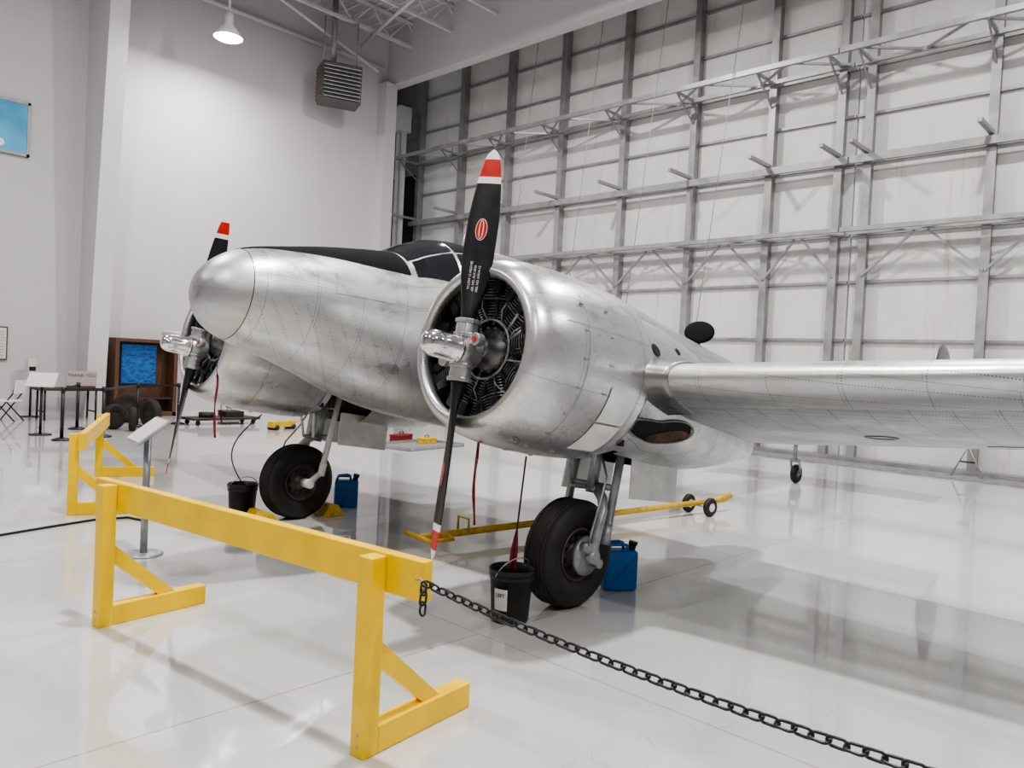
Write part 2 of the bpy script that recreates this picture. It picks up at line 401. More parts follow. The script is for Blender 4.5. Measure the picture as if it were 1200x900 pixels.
# ------------------------------------------------------------------ heater
e=empty('unit_heater',(13.3,20.5,10.15),R(-22))
b=MB();b.bx(-.6,.6,-.4,.4,-.6,.55);b.build('heater_body','heater',e,bevel=.03)
for i in range(9):
    b=MB();b.box((0,-.45,-.50+i*.115),(1.1,.12,.025),(R(40),0,0));b.build('louver','steel',e)
for i in range(9):
    b=MB();b.box((-.63,0,-.50+i*.115),(.08,.7,.02),(0,R(35),0));b.build('side_louver','brown',e)
b=MB()
for x in(-.5,.5): b.cyl((x,0,.5),(x,0,2.0),.02)
b.cyl((-.2,.1,.5),(-.2,.1,2.7),.09);b.bx(-.5,.5,-.02,.02,1.9,1.95)
b.build('hanger_rod','steel',e)
top(e,'grey louvered unit heater hanging below the roof','heater')
# ------------------------------------------------------------------ AIRCRAFT
AX,AY=4.564,5.587
plane=empty('airplane',(AX,AY,0),math.pi)
top(plane,'polished bare aluminium twin-engine propeller airplane with radial engines','airplane')
ALF=R(8.0);ZO=1.763
MBODY=Matrix.Translation((0,0,ZO))@Matrix.Rotation(-ALF,4,'Y')
FS=sorted([(2.15,.20,.004,.004),(2.14,.20,.085,.085),(2.11,.20,.155,.155),(2.06,.20,.222,.222),(1.99,.205,.285,.285),(1.89,.215,.34,.34),(1.77,.225,.383,.38),
(1.5,.24,.45,.435),(1.2,.245,.53,.50),(.8,.235,.635,.58),(.6,.235,.675,.62),(.35,.285,.765,.66),(.1,.328,.83,.69),(-.2,.348,.862,.71),(-.8,.37,.905,.72),
(-1.8,.385,.935,.72),(-2.6,.38,.92,.71),(-4,.40,.80,.62),(-6,.48,.60,.45),(-8,.60,.36,.25),(-9.2,.68,.16,.10),(-9.5,.7,.04,.03)])
def spow(c,e): return math.copysign(abs(c)**e,c)
def fus(bx,ph):
    zc,hh,hw=herm(FS,bx); e=2/(2.0+.25*min(1,max(0,(1.6-bx))))
    return V(bx,hw*spow(math.cos(ph),e),zc+hh*spow(math.sin(ph),e))
NS=sorted([(.10,.0,.605,.605),(.0,-.005,.60,.612),(-.2,-.03,.575,.618),(-.5,-.045,.575,.618),(-.9,-.08,.55,.60),(-1.3,-.12,.49,.55),(-1.8,-.17,.38,.45),(-2.3,-.23,.24,.31),(-2.75,-.29,.09,.14),(-2.82,-.30,.01,.01)])
NY=1.945
def nac(bx,ph):
    zc,hh,hw=herm(NS,bx); n=2+.9*min(1,max(0,(.02-bx)/.28)); e=2/n
    sv=math.sin(ph)
    if sv>0: e=2/(2+.2*(n-2))
    return V(bx,NY+hw*spow(math.cos(ph),e),zc+hh*spow(sv,e))
def nrm(surf,bx,ph):
    d=.004;a=surf(bx+d,ph)-surf(bx-d,ph);c=surf(bx,ph+d)-surf(bx,ph-d);n=a.cross(c).normalized()
    cen=(surf(bx,0)+surf(bx,math.pi))/2
    return n if n.dot(surf(bx,ph)-cen)>0 else -n
def loft(mb,surf,bxs,n=56,m=0,skip=None):
    P=[];UV=[]
    for bxx in bxs:
        ring=[surf(bxx,2*math.pi*j/n) for j in range(n)];L=[0]
        for j in range(n): L.append(L[-1]+(ring[(j+1)%n]-ring[j]).length)
        P.append(ring);UV.append([(bxx+20,l+20) for l in L])
    mb.grid(P,True,m,True,UV,skip=skip)
def patch(mb,surf,b0,b1,p0,p1,off,nb=14,np_=14,m=0,p0b=None,p1b=None,thick=0,bow=0):
    P=[];UV=[]
    for i in range(nb+1):
        t=i/nb;bxx=b0+(b1-b0)*t
        q0=p0+((p0b if p0b is not None else p0)-p0)*t;q1=p1+((p1b if p1b is not None else p1)-p1)*t
        q0-=bow*math.sin(math.pi*t);q1+=bow*math.sin(math.pi*t)
        P.append([]);UV.append([])
        for j in range(np_+1):
            ph=R(q0+(q1-q0)*j/np_);P[-1].append(surf(bxx,ph)+nrm(surf,bxx,ph)*off);UV[-1].append((bxx+20,ph+20))
    mb.grid(P,False,m,True,UV)
def disc(mb,surf,bc,pc,rb,rp,off,m=0,n=28,rings=4,skew=0):
    P=[]
    for i in range(rings+1):
        P.append([])
        for j in range(n):
            a=2*math.pi*j/n;k=i/rings
            bxx=bc+rb*k*math.cos(a);ph=R(pc+rp*k*math.sin(a)+skew*k*math.cos(a));P[-1].append(surf(bxx,ph)+nrm(surf,bxx,ph)*off)
    mb.grid(P,True,m,True)
def rr(a,c,n): return [a+(c-a)*i/n for i in range(n+1)]
SEAM=1.86
b=MB();loft(b,fus,rr(SEAM,.6,14)+rr(.55,-.6,24)+rr(-.75,-9.0,34)+rr(-9.1,-9.5,5),64)
fuse=b.build('fuselage','alu',plane,MBODY)
b=MB();loft(b,fus,[2.1500,2.147,2.14,2.13,2.11,2.09,2.06,2.02,1.99,1.94,1.9,SEAM+.003],48);o=b.build('nose_cap','nose',fuse);o['label']='duller aluminium rounded nose cap'
b=MB();P=[[fus(x,2*math.pi*j/48)+nrm(fus,x,2*math.pi*j/48)*.0012 for j in range(48)] for x in(SEAM+.005,SEAM-.001)];b.grid(P,True);b.build('nose_seam','black',fuse)
b=MB();patch(b,fus,1.86,.585,80,100,.004,34,20,p0b=38,p1b=142,bow=8);b.build('anti_glare_panel','glare',fuse)
for a0,a1 in((55,89.2),(90.8,125)):
    b=MB();patch(b,fus,.56,.12,a0,a1,.006,10,10);b.build('windshield_pane','glass',fuse)
for sgn in(0,1):
    for (q0,q1,a0,a1) in((.53,.125,24,52.5),(.085,-.33,22,52.5)):
        b=MB()
        if sgn: a0,a1=180-a1,180-a0
        if not sgn and q0>.3: patch(b,fus,q0,q1,36,a1,.006,10,10,p0b=24)
        elif q0>.3: patch(b,fus,q0,q1,a0,144,.006,10,10,p1b=156)
        else: patch(b,fus,q0,q1,a0,a1,.006,10,10)
        b.build('cockpit_side_window','glass',fuse)
for a0,a1 in((55,89.2),(90.8,125)):
    b=MB();patch(b,fus,.09,-.30,a0,a1,.006,8,12);b.build('roof_window','glass',fuse)
b=MB();patch(b,fus,-.42,-.85,30,60,.004,8,10);b.build('escape_panel','alu_cowl',fuse)
b=MB();patch(b,fus,1.25,.75,12,36,.003,10,10);b.build('nose_access_panel','nose',fuse)
b=MB();b.revolve([(-.05,0),(-.045,.07),(-.02,.16),(0,.21),(.02,.16),(.03,.07),(.032,0)],(-5.0,0,1.36),V(.75,.35,.5),28);b.cyl((-5.0,0,1.0),(-5.02,0,1.34),.025)
o=b.build('dorsal_antenna','glare',plane,MBODY);o['label']='black oval dish antenna on the spine'
b=MB();b.sweep([(-.35,0,1.18),(-.38,0,1.36),(-.55,.0,1.44)],.010);b.build('whip_antenna','steel',plane,MBODY)
def foil(n=22,th=.15):
    pts=[]
    for k in range(2*n+1):
        t=k/(2*n);x=.5*(1+math.cos(2*math.pi*t))
        y=5*th*(.34*math.sqrt(max(x,0))-.169*x-.3516*x*x+.2843*x**3-.1036*x**4);c=.05*x*(1-x)
        pts.append((x,c+y if t<=.5 else c-y))
    return pts
WS=[(.5,.10,2.66,-.11,5.5,.125),(2.4,.055,2.36,-.0,6,.125),(2.75,.03,2.30,.01,6,.145),(3.2,-.01,2.22,.04,6,.15),(4.8,-.14,2.0,.145,6,.155),(6.5,-.33,1.5,.31,5,.13),(7.0,-.45,1.15,.36,4.5,.115),(7.22,-.6,.8,.38,4,.10),(7.32,-.8,.35,.39,4,.08)]
def wring(t,g=0.0):
    le,ch,z,inc,thk=herm(WS,t);P=[]
    ci,si=math.cos(R(inc)),math.sin(R(inc));F=foil(22,thk);n=len(F)
    for i,(x,y) in enumerate(F):
        dx=x*ch;dz=y*ch
        if g:
            a=F[max(i-1,0)];c=F[min(i+1,n-1)];tx,ty=c[0]-a[0],c[1]-a[1];l=math.hypot(tx,ty) or 1
            nx,ny=ty/l,-tx/l
            if ny*( 1 if i<n/2 else -1)<0 and abs(ny)>.2: nx,ny=-nx,-ny
            if abs(ny)<=.2 and nx>0: nx,ny=-nx,-ny
            dx+=nx*g;dz+=ny*g
        P.append(V(le-dx*ci,t,z-dx*si+dz*ci))
    return P
def wing(side):
    b=MB();ts=rr(.5,2.75,8)+rr(3.0,6.5,14)+rr(6.6,7.22,8)+[7.27,7.31,7.32]
    P=[];UV=[]
    for t in ts:
        r_=wring(t);L=[0]
        for j in range(len(r_)-1): L.append(L[-1]+(r_[j+1]-r_[j]).length)
        P.append(r_);UV.append([(t+20,l+20) for l in L])
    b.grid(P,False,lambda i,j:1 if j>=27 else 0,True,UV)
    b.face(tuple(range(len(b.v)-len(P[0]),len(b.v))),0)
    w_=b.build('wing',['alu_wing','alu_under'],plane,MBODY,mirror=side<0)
    b=MB();b.grid([[q for q in wring(t,g)][9:29] for t,g in((2.54,.050),(2.58,.040),(2.62,.032),(2.66,.026),(2.72,.020),(2.75,.014),(2.755,.0))],False,0,True);b.build('wing_root_fairing','alu_cowl',w_,mirror=side<0)
    r1=wring(3.75);k=34;c=r1[k];d=(r1[k+1]-r1[k-1]).normalized();sp=(wring(3.95)[k]-wring(3.55)[k]).normalized();n=d.cross(sp).normalized()
    if n.z>0:n=-n
    b=MB();P=[]
    for rad,off in((.12,.002),(.11,.006),(.09,.006),(.08,.002)):
        P.append([c+n*off+(d*math.cos(a)+sp*math.sin(a))*rad for a in [2*math.pi*j/28 for j in range(28)]])
    b.grid(P,True,0,True);b.build('access_ring','black',w_,mirror=side<0)
    for k in(6,38):
        b=MB();b.sweep([wring(t)[k] for t in rr(4.3,6.6,10)],.005,6);b.build('aileron_hinge_line','black',w_,mirror=side<0)
    return w_
for s_ in(1,-1): wing(s_)
cowlprof=[(.55,.60),(.92,.57),(1.05,.485),(1.10,.463),(1.133,.470),(1.146,.493),(1.138,.525),(1.10,.562),(1.01,.598),(.86,.628),(.65,.646),(.4,.655),(.15,.652),(.0,.645),(-.04,.638),(-.04,.615),(.2,.61)]
def engine_unit(side):
    mr=side<0;Y=NY
    b=MB();b.revolve(cowlprof,(0,Y,0),(1,0,0),64);cw=b.build('engine_cowling','alu_cowl',plane,MBODY,mirror=mr)
    outer=[q for q in cowlprof[5:14]][::-1]
    def cow(bx,ph): 
        r_=herm(outer,bx)[0];return V(bx,Y+r_*math.cos(ph),r_*math.sin(ph))
    if side>0:
        for a0,a1 in((-34,-12),(-60,-35.5)):
            b=MB();patch(b,cow,.42,.12,a0,a1,.005,6,14);b.build('cowl_patch_panel','patch',cw,mirror=mr)
    b=MB()
    for x in(.70,.08): 
        P=[[cow(x+dx,2*math.pi*j/64)+(cow(x+dx,2*math.pi*j/64)-V(x+dx,Y,0))*.003 for j in range(64)] for dx in(.0025,-.0025)];b.grid(P,True)
    for a in(20,-70,160): patch(b,cow,.9,.0,a,a+.4,.003,6,1)
    b.build('cowl_seam','steel',cw,mirror=mr)
    for i in range(8):
        a=R(-85+i*17)
        for x in (.73,.47):
            b=MB();pnt=cow(x,a);n=(pnt-V(x,Y,0)).normalized();b.box(pnt+n*.004,(.035,.012,.012),Matrix.Rotation(a,3,'X'));b.build('cowl_latch','steel',cw,mirror=mr)
    # open wheel well in the belly of the nacelle
    zc_=-.33 if mr else -.50
    well=lambda a,c: -.66<(a.x+c.x)/2<-.10 and (a.z+c.z)/2<zc_ and abs((a.y+c.y)/2-NY)<(.66 if mr else .34)
    b=MB();loft(b,nac,rr(.10,-1.5,32)+rr(-1.6,-2.82,12),72,skip=well);nc=b.build('nacelle','alu',plane,MBODY,mirror=mr)
    eb,ep,sk=-.36,-25,-8
    b=MB();disc(b,nac,eb,ep,.37,10,.006,0,skew=sk);b.build('exhaust_recess','void',nc,mirror=mr)  # flat black disc paints the shade of the exhaust opening
    b=MB();disc(b,nac,eb-.09,ep-2.4,.25,6.4,.012,0,skew=sk*.8);b.build('exhaust_shroud','rust',nc,mirror=mr)
    b=MB();P=[]
    for q,off in((1.10,.0),(1.07,.022),(1.0,.022),(.98,.0)):
        P.append([nac(eb+.37*q*math.cos(a),R(ep+10*q*math.sin(a)+sk*q*math.cos(a)))+nrm(nac,eb,R(ep))*off for a in[2*math.pi*j/32 for j in range(32)]])
    b.grid(P,True);b.build('exhaust_lip','alu_cowl',nc,mirror=mr)
    for q in((-.15,24,.05,5),(-.5,32,.03,3)):
        b=MB();disc(b,nac,q[0],q[1],q[2],q[3],.004);b.build('nacelle_port','void',nc,mirror=mr)  # flat black discs paint the shade inside the round ports
    b=MB();b.bx(-.66,-.08,Y-.45,Y+.45,-.26,-.24);b.bx(-.68,-.66,Y-.42,Y+.42,-.46,-.24);b.bx(-.08,-.06,Y-.45,Y+.45,-.5,-.24);b.build('wheel_bay','bay',nc,mirror=mr)
    b=MB();b.sweep([p_ for i in range(5) for p_ in (((-.16-.09*i,Y-.3,-.30),(-.14-.09*i,Y,-.33),(-.18-.09*i,Y+.3,-.30)) if i%2==0 else ((-.18-.09*i,Y+.3,-.30),(-.14-.09*i,Y,-.33),(-.16-.09*i,Y-.3,-.30)))],.012,6)
    b.build('bay_hose','bay',nc,mirror=mr)
    for yy in(-.32,.32):
        b=MB();b.box((-.74,Y+yy,-.70),(.66,.012,.36),(R(4 if yy>0 else -4),0,0));b.build('gear_door','patch',nc,mirror=mr)
    eb_=MB();eb_.revolve([(.60,.22),(.86,.20),(.90,.175),(.95,.165),(.98,.13),(1.01,.10),(1.05,.085),(1.08,.07),(1.08,0)],(0,Y,0),(1,0,0),32)
    for i in range(14):
        a=2*math.pi*i/14;eb_.cyl((.93,Y+.15*math.cos(a),.15*math.sin(a)),(.975,Y+.15*math.cos(a),.15*math.sin(a)),.010,n=6)
    eng=eb_.build('radial_engine','fin',plane,MBODY,mirror=mr)
    b=MB();b.revolve([(.76,.60),(.74,.3),(.74,0)],(0,Y,0),(1,0,0),40);b.build('baffle','void',eng,mirror=mr)  # black backing disc painted as the shade deep in the cowl
    for i in range(9):
        a=2*math.pi*i/9+math.pi/2;d=V(0,math.cos(a),math.sin(a));t=V(0,-math.sin(a),math.cos(a));o_=V(.88,Y,0)
        b=MB();prof=[(.17,.08)]
        q=.19
        while q<.33: prof+= [(q,.085),(q,.118),(q+.008,.118),(q+.008,.085)];q+=.020
        while q<.50: prof+= [(q,.12),(q,.160),(q+.008,.160),(q+.008,.12)];q+=.020
        prof+=[(.52,.11),(.53,0)]
        b.revolve(prof,o_,d,20,smooth=False)
        b.build('engine_cylinder','fin',eng,mirror=mr)
        for s2 in(-1,1):
            b=MB();b.box(o_+d*.41+t*.07*s2+V(.13,0,0),(.09,.065,.10),Matrix((V(1,0,0),t,d)).transposed());b.build('rocker_box','engine',eng,mirror=mr,bevel=.01)
    for i in range(9):
        a=2*math.pi*i/9+math.pi/2;d=V(0,math.cos(a),math.sin(a));t=V(0,-math.sin(a),math.cos(a));o_=V(0,Y,0)
        for q in(-1,1):
            b=MB();b.cyl(o_+d*.16+t*.03*q+V(.965,0,0),o_+d*.38+t*.07*q+V(1.03,0,0),.011,n=8)
            b.build('pushrod_tube','steel' if (i*2+q)%5==0 else 'engine',eng,mirror=mr)
    b=MB();b.sweep([V(.985,Y+.20*math.cos(2*math.pi*j/36),.20*math.sin(2*math.pi*j/36)) for j in range(36)],.010,8,closed=True)
    for i in range(9):
        a=2*math.pi*(i+.5)/9;d=V(0,math.cos(a),math.sin(a));t=V(0,-math.sin(a),math.cos(a))
        b.sweep([V(.985,Y,0)+d*.20,V(1.02,Y,0)+d*.28+t*.02,V(.98,Y,0)+d*.36+t*.05,V(.94,Y,0)+d*.44],.006,6)
    b.build('ignition_harness','gearsil',eng,mirror=mr)
RT=1.345
BL=[(.10,.10,.10,50),(.2,.10,.10,47),(.3,.12,.08,43),(.42,.165,.055,38),(.6,.212,.036,33),(.85,.215,.024,29),(1.08,.178,.016,26),(1.22,.135,.012,25),(1.29,.098,.009,25),(1.325,.06,.007,25),(RT,.015,.004,25)]
def blade_frame(r):
    ch,tk,be=herm(BL,r);be=R(be);c=V(math.sin(be),-math.cos(be),0);n=V(math.cos(be),math.sin(be),0);return ch,tk,c,n
def prop(side,rot,dz):
    pr=empty('propeller',(0,0,0),0,plane)
    pr.matrix_basis=MBODY@Matrix.Translation((1.19,NY*side,dz))@Matrix.Rotation(rot,4,'X')
    for k in(0,1):
        b=MB();rs=[.10,.15,.2,.25,.3,.36,.42,.5,.6,.7,.8,.9,1.0,1.115,1.12,1.16,1.165,1.22,1.27,1.28,1.29,1.305,1.325,1.337,RT];P=[];n=28
        for r_ in rs:
            ch,tk,c,nn=blade_frame(r_)
            ring=[]
            for j in range(n):
                a=2*math.pi*j/n;x=math.cos(a);y=math.sin(a)
                fx=x;fy=y*(.5 if y>0 else .32) if r_>.3 else y*.5
                if r_>.35: fy*= (1+.25*x)
                ring.append(V(0,0,r_)+c*fx*ch/2+nn*fy*tk)
            P.append(ring)
        for i in range(len(P)-1):
            rm=(rs[i]+rs[i+1])/2
            m=0 if rm<1.117 else 1 if rm<1.162 else 2 if rm<1.285 else 1
            b.grid(P[i:i+2],True,m,True)
        b.face(tuple(range(len(b.v)-n,len(b.v))),1)
        ob=b.build('propeller_blade',['black','white','red'],pr,Matrix.Rotation(math.pi*k,4,'X'))
        rc=.80;ch,tk,c,nn=blade_frame(rc);mt=basis(V(0,0,rc)+nn*(tk*.5+.004),-c,V(0,0,1),nn)
        b=MB()
        def ell(rx,ry,z,m,i=0,x0=0):
            nn_=32;bs=len(b.v)
            for j in range(nn_): b.v.append((x0+rx*math.cos(2*math.pi*j/nn_),ry*math.sin(2*math.pi*j/nn_),z))
            b.face(tuple(range(bs,bs+nn_)),m)
        ell(.040,.074,0,1);ell(.036,.070,.001,0);ell(.016,.064,.002,1);ell(.010,.060,.003,0)
        b.build('blade_emblem',['red','white'],ob,mt,merge=False)
        for li,tx in enumerate(('DES. NO. 6101A-12','SER. NO. ALX-3316','PITCH LOW 12 HIGH 82')):
            rc=.47;ch,tk,c,nn=blade_frame(rc)
            textobj('blade_marking',tx,.021,'white',ob,basis(V(0,0,rc)+nn*(tk*.5+.006)-c*(.028-.028*li),V(0,0,1),c,nn))
    b=MB();b.revolve([(-.11,.06),(-.09,.095),(.03,.10),(.07,.085)],(0,0,0),(1,0,0),24);b.cyl((0,0,-.19),(0,0,.19),.072,n=20)
    for z in(-.19,-.1,.1,.19): b.revolve([(-.013,.072),(-.013,.083),(.013,.083),(.013,.072)],(0,0,z),(0,0,1),20,smooth=False)
    for s in(-1,1):
        b.box((.02,s*.09,s*.06),(.04,.08,.045));b.cyl((-.01,s*.135,s*.07),(.05,s*.135,s*.07),.042,n=18)
    b.build('propeller_hub','hubgrey',pr,bevel=.004)
    b=MB();b.revolve([(.06,.06),(.07,.095),(.09,.097),(.10,.086),(.24,.086),(.28,.082),(.31,.070),(.33,.052),(.342,.028),(.345,.0)],(0,0,0),(1,0,0),32)
    for i in range(8):
        a=2*math.pi*i/8;b.cyl((.085,.090*math.cos(a),.090*math.sin(a)),(.105,.090*math.cos(a),.090*math.sin(a)),.008,n=6)
    b.build('hub_dome','chrome',pr)
    b=MB();b.cyl((.052,.135,.07),(.056,.135,.07),.018,n=18);b.build('hub_sticker','red',pr)
for s_ in(1,-1): engine_unit(s_)
prop(1,0,-.05);prop(-1,R(-7),-.11)
def gear(side):
    y=NY*side;g=empty('main_landing_gear',(0,y,0),0,plane);k=side
    far=k<0  # far side gets the paler silver that offsets its shade
    b=MB();R0=.405
    prof=[(-.10,.20),(-.13,.24),(-.148,.30),(-.14,.35),(-.11,.385),(-.07,.402),(0,.407),(.07,.402),(.11,.385),(.14,.35),(.148,.30),(.13,.24),(.10,.20)]
    b.revolve(prof,(0,0,R0),(0,1,0),56)
    for yy in(-.075,-.045,-.015,.015,.045,.075): b.revolve([(yy-.009,.400),(yy-.006,.4085),(yy+.006,.4085),(yy+.009,.400)],(0,0,R0),(0,1,0),56)
    tw=b.build('wheel_tyre','rubber',g)
    b=MB()
    for q in(-1,1):
        b.revolve([(q*.10,.205),(q*.115,.2),(q*.10,.18),(q*.06,.15),(q*.05,.09),(q*.1,.07),(q*.12,.05),(q*.12,0)],(0,0,R0),(0,1,0),32)
        for i in range(10):
            a=2*math.pi*i/10;b.cyl((.12*math.cos(a),q*.05,R0+.12*math.sin(a)),(.12*math.cos(a),q*.075,R0+.12*math.sin(a)),.016,n=8)
    b.build('wheel_rim','rimdirty',tw)
    for q in(-1,1):
        b=MB()
        if q==k: b.sweep([(-.02,q*.20,R0-.02),(-.03,q*.215,.50),(-.06,q*.225,.62),(-.12,q*.215,.74),(-.18,q*.16,.82),(-.22,q*.08,.88)],[.045,.040,.036,.036,.04,.045],12)
        else: b.sweep([(-.02,q*.18,R0-.02),(-.10,q*.20,.46),(-.18,q*.21,.52)],[.04,.032,.03],12)
        b.cyl((-.02,q*.12,R0),(-.02,q*.25,R0),.05,n=16);b.build('fork_leg','strutlight' if far else 'gearsil',g)
        b=MB();b.cyl((-.17,q*.21,.50),(-.40,q*.21,1.46),.034);b.cyl((-.17,q*.21,.48),(-.20,q*.21,.62),.040);b.build('shock_strut','strutlight' if far else 'gearsil',g)
        b=MB();b.cyl((-.12,q*.10,.90),(-.08,q*.16,1.36),.015);b.build('forward_brace','strutlight' if far else 'gearsil',g)
    b=MB();b.cyl((-.27,-.21,.90),(-.27,.21,.90),.024);b.cyl((-.12,-.11,.90),(-.24,0,.88),.02);b.cyl((-.12,.11,.90),(-.24,0,.88),.02);b.cyl((-.34,-.2,1.22),(-.34,.2,1.22),.016)
    b.cyl((-.24,0,.84),(-.36,0,1.38),.045)
    b.build('cross_tube','gearsil',g)
    b=MB()
    b.revolve([(0,.0),(0,.15),(.03,.15),(.045,.10),(.05,0)],(-.02,k*.135,R0),(0,k,0),24)
    b.cyl((.05,k*.23,R0+.08),(.05,k*.17,R0+.08),.04);b.cyl((-.10,k*.23,R0-.06),(-.10,k*.17,R0-.06),.035)
    b.sweep([(.05,k*.22,.50),(.08,k*.27,.62),(.0,k*.27,.82),(-.14,k*.22,1.0),(-.2,k*.1,1.2)],.009,8)
    b.build('brake_unit','gearsil',g)
for s_ in(1,-1): gear(s_)
b=MB()
def tring(t,x0,ch,z,th):
    return [V(x0-x*ch,t,z+y*ch) for x,y in foil(12,th)]
b.grid([tring(t,-8.35-(.08*abs(t)),1.15-.12*abs(t),.78,.10) for t in rr(-2.2,2.2,12)],False,0,True);b.build('horizontal_stabilizer','alu',plane,MBODY)
for s in(-1,1):
    b=MB();P=[]
    for i in range(15):
        z=.62+1.08*i/14;q=math.sqrt(max(.02,1-((z-1.0)/.72)**2));P.append([V(-8.4-(x-.5)*1.15*q-.25,s*2.2+y*1.1*q,z+.22) for x,y in foil(12,.09)])
    b.grid(P,True,0,True,caps=True);b.build('tail_fin','alu',plane,MBODY)
tg=empty('tail_wheel_assembly',(-8.72,0,0),0,plane)
b=MB();b.revolve([(-.04,.06),(-.055,.1),(-.05,.14),(-.03,.16),(0,.165),(.03,.16),(.05,.14),(.055,.1),(.04,.06)],(0,0,.165),(0,1,0),32);b.build('tail_tyre','rubber',tg)
b=MB();b.revolve([(-.04,.07),(-.03,.03),(-.07,.025),(-.07,0)],(0,0,.165),(0,1,0),20);b.revolve([(.04,.07),(.03,.03),(.07,.025),(.07,0)],(0,0,.165),(0,1,0),20);b.build('tail_rim','gearsil',tg)
b=MB()
for q in(-.075,.075): b.cyl((0,q,.165),(.08,q,.4),.02)
b.cyl((.08,-.08,.4),(.08,.08,.4),.03);b.cyl((.08,0,.4),(.1,0,.95),.035);b.build('tail_fork','gearsil',tg)
# ------------------------------------------------------------------ helpers
def PW(s,y,z=0): return V(AX-s,AY-y,z)
def CW(px,py,z=0.0,dist=None):
    d=rt*((px-600)/900)+up*((450-py)/900)+fw
    t=(z-1.79)/d.z
    return V(0,0,1.79)+d*t
def streamer(loc,l,label,rz=0,text=True,wd=.022):
    e=empty('warning_streamer',loc,rz)
    b=MB();P=[];n=26
    for i in range(n+1):
        z=-l*i/n;tw=.9*math.sin(i*.33);dx=.012*math.sin(i*.45)+.010*i/n;cx=.008*math.sin(i*.28)
        ca,sa=math.cos(tw),math.sin(tw);h=wd/2*(1 if i>1 else .4)
        P.append([V(cx-h*ca,dx-h*sa,z),V(cx+h*ca,dx+h*sa,z),V(cx+h*ca+.002*sa,dx+h*sa+.002,z),V(cx-h*ca+.002*sa,dx-h*sa+.002,z)])
    b.grid(P,True,0,True,caps=True);b.build('ribbon','redcloth',e)
    b=MB();b.cyl((0,0,-.01),(0,0,.12),.003,n=6);b.build('ribbon_cord','black',e)
    if text: textobj('ribbon_text','REMOVE BEFORE FLIGHT',.014,'greypaper',e,basis((0,-.022,-l*.5),(0,0,-1),(1,0,0),(0,-1,0)))
    top(e,label,'streamer');return e
streamer(PW(.93,1.85,1.46),.76,'narrow red warning streamer hanging from the engine cowling',R(-40))
streamer(PW(1.3,-1.25,1.62),.62,'narrow red warning streamer hanging near the far engine',R(-40),False)
streamer(PW(.9,-1.95,1.42),.35,'narrow red warning streamer hanging below the far cowling',R(-40),False,.016)
def drip_cord(p0,p1,lab,sw=.0,red=True):
    e=empty('drain_cord',p0);q=Vector(p1)-Vector(p0)
    b=MB();b.sweep([q*t+V(-sw*math.sin(math.pi*t),sw*math.sin(math.pi*t),0) for t in rr(0,1,12)],.007,6);b.build('cord','black',e)
    if red:
        b=MB();P=[]
        for i,t in enumerate(rr(.66,1.0,8)):
            c=q*t;w_=.006+.013*min(1,i/4);P.append([c+V(w_,-w_,0),c+V(-w_,w_,0),c+V(-w_*.8,w_*1.2,0),c+V(w_*1.2,-w_*.8,0)])
        b.grid(P,True,0,False,caps=True);b.build('cloth_strap','redcloth',e)
    top(e,lab,'cord')
def bucket(loc,label,tag):
    e=empty('bucket',loc)
    b=MB();b.revolve([(0,0),(0,.125),(.01,.132),(.30,.15),(.30,.158),(.315,.158),(.335,.152),(.335,.163),(.37,.163),(.375,.158),(.37,.15),(.3,.145),(.015,.125),(.015,0)],(0,0,0),(0,0,1),36)
    b.build('bucket_body','bucket',e)
    b=MB();b.sweep([V(.165*math.cos(a),.165*math.sin(a)*.75-.0,.33-.12*math.sin(a)) + V(0,-.07*math.sin(a),0) for a in rr(math.pi,2*math.pi,14)],.004,6)
    b.build('bail_handle','steel',e)
    if tag:
        b=MB();P=[]
        for z in(.10,.25):
            r_=.134+.018*(z/.3)+.003;P.append([V(r_*math.cos(a),r_*math.sin(a),z) for a in rr(R(174),R(214),8)])
        b.grid(P,False,0,True);lb=b.build('paper_label','paper',e);lb['label']='white paper label'
        a=R(194);r_=.152;textobj('label_text',tag,.036,'black',e,basis((r_*math.cos(a),r_*math.sin(a),.205),(-math.sin(a),math.cos(a),0),(0,0,1),(math.cos(a),math.sin(a),0)))
    top(e,label,'bucket');return e
bk=CW(597,726);bucket(bk,'black plastic bucket with a white paper label under the near engine','LEFT')
bf=CW(283,606);bucket(bf,'black plastic bucket with wire handle under the far engine',None)
drip_cord(PW(.45,1.87,1.15),(bk.x,bk.y,.36),'black drain cord with red cloth strap hanging into the bucket')
drip_cord(PW(.45,-1.95,1.15),(bf.x,bf.y,.36),'black drain cord hanging into the far bucket',.15,False)
def jerry(loc,rz,label):
    e=empty('jerrycan',loc,rz)
    b=MB();b.bx(-.14,.14,-.08,.08,0,.33);b.build('can_body','blue',e,bevel=.025)
    b=MB()
    for q in(-.05,.05): b.sweep([(-.12,q,.32),(-.10,q,.375),(.0,q,.385),(.04,q,.375),(.05,q,.32)],.014,8)
    b.bx(-.10,.04,-.05,.05,.365,.38)
    b.build('carry_handle','blue',e)
    b=MB();b.cyl((.095,0,.32),(.11,0,.37),.033);b.cyl((.11,0,.37),(.117,0,.40),.038);b.build('filler_cap','blackgloss',e)
    b=MB()
    for s in(-1,1):
        b.beam((-.11,s*.08,.05),(.11,s*.08,.27),.014);b.beam((.11,s*.08,.05),(-.11,s*.08,.27),.014)
    b.beam((-.138,-.05,.05),(-.138,.05,.29),.01)
    b.build('embossed_rib','blue',e)
    top(e,label,'jerrycan')
jerry(CW(724,690),R(-35),'blue plastic jerrycan standing behind the near main wheel')
jerry(CW(405,594),R(-35),'blue plastic jerrycan standing behind the far main wheel')
